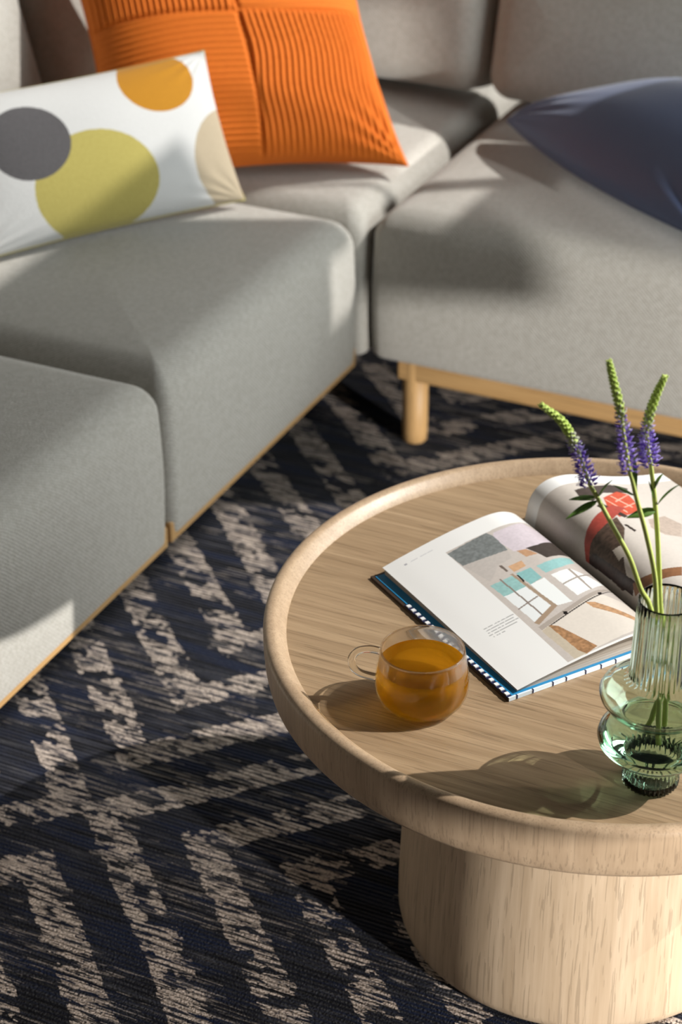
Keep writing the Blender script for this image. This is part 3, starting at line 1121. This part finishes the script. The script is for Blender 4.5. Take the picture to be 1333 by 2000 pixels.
pth = spline([hd * a + UP * b for a, b in pts], 40)
v, f = tube(pth, [0.0042] * 40, 14)
from_py('handle', v, f, M_HANDLE, mug)

# ------------------------------------------------------------------ vase
VA = Vector((0.3155, 1.640, ZT))
vase = thing('glass_vase', 'green glass vase with ribbed neck, two disc bulges and ribbed foot', 'vase', VA)


def ribbed(k, lo, hi, n=36, amp=0.0011):
    def fn(i, a):
        return amp * (math.cos(n * a)) if lo <= i <= hi else 0.0
    return fn


vo = [(0.0005, 0.0), (0.024, 0.0), (0.0275, 0.002), (0.0283, 0.008), (0.0275, 0.018), (0.0262, 0.028), (0.0285, 0.032),
      (0.040, 0.0375), (0.050, 0.0445), (0.0560, 0.0520), (0.0575, 0.0580), (0.0555, 0.0640), (0.0480, 0.0700), (0.0385, 0.0745), (0.0335, 0.0790), (0.0350, 0.0840),
      (0.043, 0.0900), (0.0520, 0.0975), (0.0575, 0.1055), (0.0588, 0.1110), (0.0560, 0.1170), (0.0480, 0.1225), (0.0370, 0.1265), (0.0305, 0.1295), (0.0300, 0.1330),
      (0.0296, 0.148), (0.0290, 0.175), (0.0284, 0.200), (0.0280, 0.2200), (0.0274, 0.2218)]
wall = 0.0021
vi = [(r - wall * (1.0 if r > 0.03 else 0.9), z + (0.0012 if i < 12 or 16 <= i < 20 else -0.0008)) for i, (r, z) in enumerate(vo)][6:-1]
vi = [(r, min(z, 0.2204)) for r, z in vi]
vi_rev = list(reversed(vi)) + [(0.0236, 0.0300), (0.0240, 0.018), (0.0244, 0.009), (0.0215, 0.0062), (0.0005, 0.0058)]
NO = len(vo)


def rib(i, a):
    if 1 < i < 6:
        return 0.0011 * math.cos(36 * a)
    if 24 <= i <= 27:
        return 0.0010 * math.cos(34 * a)
    return 0.0


v, f = lathe(vo + vi_rev, 216, rfun=rib)
from_py('body', v, f, M_GREEN, vase)
wp = [(0.0005, 0.0056), (0.0216, 0.0060), (0.0246, 0.0088), (0.0242, 0.018), (0.0238, 0.0302), (0.0268, 0.0333), (0.0385, 0.0390), (0.0482, 0.0458), (0.0540, 0.0530), (0.0555, 0.0586), (0.054, 0.0600), (0.0005, 0.0600)]
v, f = lathe(wp, 72)
from_py('water', v, f, mat_glass('vase_water', (0.86, 0.96, 0.89), 1.33, 0.0), vase)

# ------------------------------------------------------------------ veronica stems
M_STEM = plain('stem_green', (0.66, 0.76, 0.20), 0.5, Subsurface_Weight=0.0)
M_LEAF = plain('leaf_green', (0.14, 0.28, 0.05), 0.5)
M_BUD = plain('bud_green', (0.60, 0.76, 0.18), 0.6)
M_PALE = plain('floret_pale', (0.50, 0.52, 0.42), 0.6)
M_PURPLE = plain('floret_purple', (0.22, 0.11, 0.66), 0.6)
M_LILAC = plain('floret_lilac', (0.46, 0.36, 0.86), 0.6)
CT, ST = math.cos(PITCH), math.sin(PITCH)


def ico(r, scale, rot):
    bm = bmesh.new()
    bmesh.ops.create_icosphere(bm, subdivisions=1, radius=r)
    M = rot @ Matrix.Diagonal((scale[0], scale[1], scale[2], 1))
    v = [M @ x.co for x in bm.verts]
    f = [tuple(q.index for q in p.verts) for p in bm.faces]
    bm.free()
    return v, f


ICO_V, ICO_F = ico(1.0, (1, 1, 1), Matrix.Identity(4))


def blob(c, axis, r, l):
    """small pointed bud, long axis along axis"""
    q = axis.to_track_quat('Z', 'Y').to_matrix()
    return [c + q @ Vector((p.x * r, p.y * r, p.z * l)) for p in ICO_V], ICO_F


def leaf(base, direc, side, L, Wd, droop=0.2):
    direc = direc.normalized()
    side = (side - direc * side.dot(direc)).normalized()
    nrm = direc.cross(side)
    V, Fc = [], []
    n = 9
    for i in range(n):
        t = i / (n - 1)
        w = Wd * math.sin(PI * min(1, t ** 0.8)) ** 0.9 * (1 - 0.25 * t) + 0.0002
        c = base + direc * (L * t) - UP * (droop * L * t * t)
        for kx, lift in ((-1, 0.3), (0, 0), (1, 0.3)):
            V.append(c + side * (kx * w) + nrm * (lift * w))
    m = len(V)
    V += [p - nrm * 0.0005 for p in V]
    for i in range(n - 1):
        for j in range(2):
            a = i * 3 + j
            Fc.append((a, a + 1, a + 4, a + 3))
            Fc.append((a + m + 3, a + m + 4, a + m + 1, a + m))
    for i in range(n - 1):
        for j in (0, 2):
            a = i * 3 + j
            Fc.append((a, a + 3, a + m + 3, a + m))
    return V, Fc


def flower(label, stem_pts, spike_pts, leaves, r_stem, r_spike, seed):
    rr = random.Random(seed)
    base = Vector(stem_pts[0])
    t = thing('flower_stem', label, 'flower', base, 0, 'flower stems in the green vase')
    allp = [Vector(p) - base for p in stem_pts]
    sp = [Vector(p) - base for p in spike_pts]
    path = spline(allp + sp[1:], 70)
    n1 = len(path)
    v, f = tube(path, [r_stem * (1 - 0.55 * (i / n1) ** 1.5) for i in range(n1)], 9)
    stem = from_py('stem', v, f, M_STEM, t)
    cur = spline(sp, 60)
    buds, pale, purp, lil = [], [], [], []
    N = 210
    for i in range(N):
        x = (i + rr.random()) / N
        k = min(int(x * 59), 58)
        c = cur[k].lerp(cur[k + 1], x * 59 - k)
        ax = (cur[k + 1] - cur[k]).normalized()
        a = i * 2.399
        o = ax.orthogonal().normalized()
        out = (Matrix.Rotation(a, 3, ax) @ o)
        if x < 0.52:                                   # open florets, lower half
            env = r_spike * (1.0 - 0.45 * (x / 0.52) ** 1.4)
            d = (out + ax * 0.45).normalized()
            tgt = lil if rr.random() < 0.42 else purp
            if x > 0.34 and rr.random() < (x - 0.34) / 0.18:
                tgt = pale
            for q in range(2):
                dd = (d + Vector((rr.uniform(-.5, .5), rr.uniform(-.5, .5), rr.uniform(-.5, .5)))).normalized()
                tgt.append(blob(c + out * env * rr.uniform(0.55, 0.85), dd, 0.0010, 0.0026))
            if rr.random() < 0.5:
                lil.append(tube([c + out * env * 0.5, c + out * env * 1.25 + ax * 0.002], 0.00035, 4))
        else:                                           # closed buds to the tip
            y = (x - 0.52) / 0.48
            env = r_spike * (0.56 - 0.30 * y ** 1.3)
            d = (out * 0.6 + ax).normalized()
            tgt = pale if (y < 0.4 and rr.random() < 0.55 * (1 - y / 0.4)) else buds
            tgt.append(blob(c + out * env * 0.72, d, 0.00125 - 0.0003 * y, 0.0026))
    buds.append(tube([cur[k] for k in range(28, 60, 4)] + [cur[59]], [r_spike * 0.40 * (1 - 0.05 * q) for q in range(9)], 8))
    for nm, lst, mt in (('buds', buds, M_BUD), ('pale_buds', pale, M_PALE), ('purple_florets', purp, M_PURPLE), ('lilac_florets', lil, M_LILAC)):
        if lst:
            o = from_py(nm, *join(lst), mt, t)
            o['kind'] = 'stuff'
    for b, d, s, L, Wd in leaves:
        vv, ff = leaf(Vector(b) - base, Vector(d), Vector(s), L, Wd)
        from_py('leaf', vv, ff, M_LEAF, stem)
    return t


def PX(x, y, Y):
    """point on the upright plane Y = const seen at reference pixel x, y"""
    a, b = (x - 666.5) / F_PX, (1000 - y) / F_PX
    d = Vector((a, CT + b * ST, -ST + b * CT))
    return Vector((0, 0, HC)) + d * (Y / d.y)


Y1, Y2, Y3 = VA.y + 0.008, VA.y - 0.004, VA.y + 0.012
X_ = Vector((1, 0, 0))
Y_ = Vector((0, 1, 0))


def bend(a, b, Y, w):
    return (PX(*b, Y) - PX(*a, Y))


flower('veronica stem leaning left over the book, purple spike with green tip',
       [VA + Vector((-0.006, 0.012, 0.050)), VA + Vector((0.004, 0.006, 0.13)), PX(1272, 1190, Y1), PX(1252, 1150, Y1), PX(1230, 1088, Y1), PX(1196, 1025, Y1), PX(1165, 967, Y1), PX(1152, 945, Y1)],
       [PX(1152, 945, Y1), PX(1138, 905, Y1), PX(1120, 860, Y1), PX(1097, 822, Y1), PX(1056, 790, Y1)],
       [(PX(1168, 972, Y1), bend((1168, 972), (1196, 930), Y1, 0), Y_ + X_ * .3, 0.028, 0.0038),
        (PX(1164, 970, Y1), Vector((-1, -.15, 0.15)), Y_, 0.026, 0.005),
        (PX(1168, 978, Y1), Vector((-1, -.35, -0.25)), Y_ + UP * .4, 0.033, 0.0042)],
       0.0028, 0.0098, 3)
flower('tallest veronica stem in the vase, upright with purple spike and green tip',
       [VA + Vector((0.004, -0.004, 0.045)), VA + Vector((-0.002, -0.002, 0.14)), PX(1283, 1185, Y2), PX(1279, 1120, Y2), PX(1262, 1040, Y2), PX(1247, 985, Y2), PX(1236, 940, Y2), PX(1231, 922, Y2)],
       [PX(1231, 922, Y2), PX(1222, 870, Y2), PX(1213, 805, Y2), PX(1199, 745, Y2), PX(1190, 704, Y2)],
       [(PX(1241, 965, Y2), bend((1241, 965), (1242, 880), Y2, 0), X_, 0.050, 0.0026),
        (PX(1240, 968, Y2), bend((1240, 968), (1200, 940), Y2, 0), Y_, 0.026, 0.0030),
        (PX(1246, 985, Y2), bend((1246, 985), (1238, 900), Y2, 0), X_ + Y_, 0.046, 0.0022)],
       0.0027, 0.0092, 5)
flower('right-hand veronica stem in the vase, spike bending to the right',
       [VA + Vector((0.010, 0.002, 0.062)), VA + Vector((0.006, 0.004, 0.14)), PX(1291, 1185, Y3), PX(1288, 1110, Y3), PX(1284, 1030, Y3), PX(1278, 960, Y3), PX(1274, 925, Y3), PX(1272, 908, Y3)],
       [PX(1272, 908, Y3), PX(1266, 870, Y3), PX(1266, 825, Y3), PX(1281, 775, Y3), PX(1300, 734, Y3)],
       [(PX(1285, 985, Y3), bend((1285, 985), (1328, 935), Y3, 0), Y_ + X_ * .3, 0.034, 0.0036),
        (PX(1280, 975, Y3), bend((1280, 975), (1268, 930), Y3, 0), Y_, 0.026, 0.0045),
        (PX(1279, 955, Y3), bend((1279, 955), (1296, 918), Y3, 0), Y_, 0.022, 0.0042),
        (PX(1284, 995, Y3), Vector((-1, -.2, 0.0)), Y_ + UP * .3, 0.030, 0.0060)],
       0.0028, 0.0100, 8)

# sun focused through glass and tea onto the table top
for o in mug.children:
    o.cycles.is_caustics_caster = True
for o in vase.children:
    o.cycles.is_caustics_caster = True
for o in table.children:
    o.cycles.is_caustics_receiver = True
sun_d.cycles.is_caustics_light = True
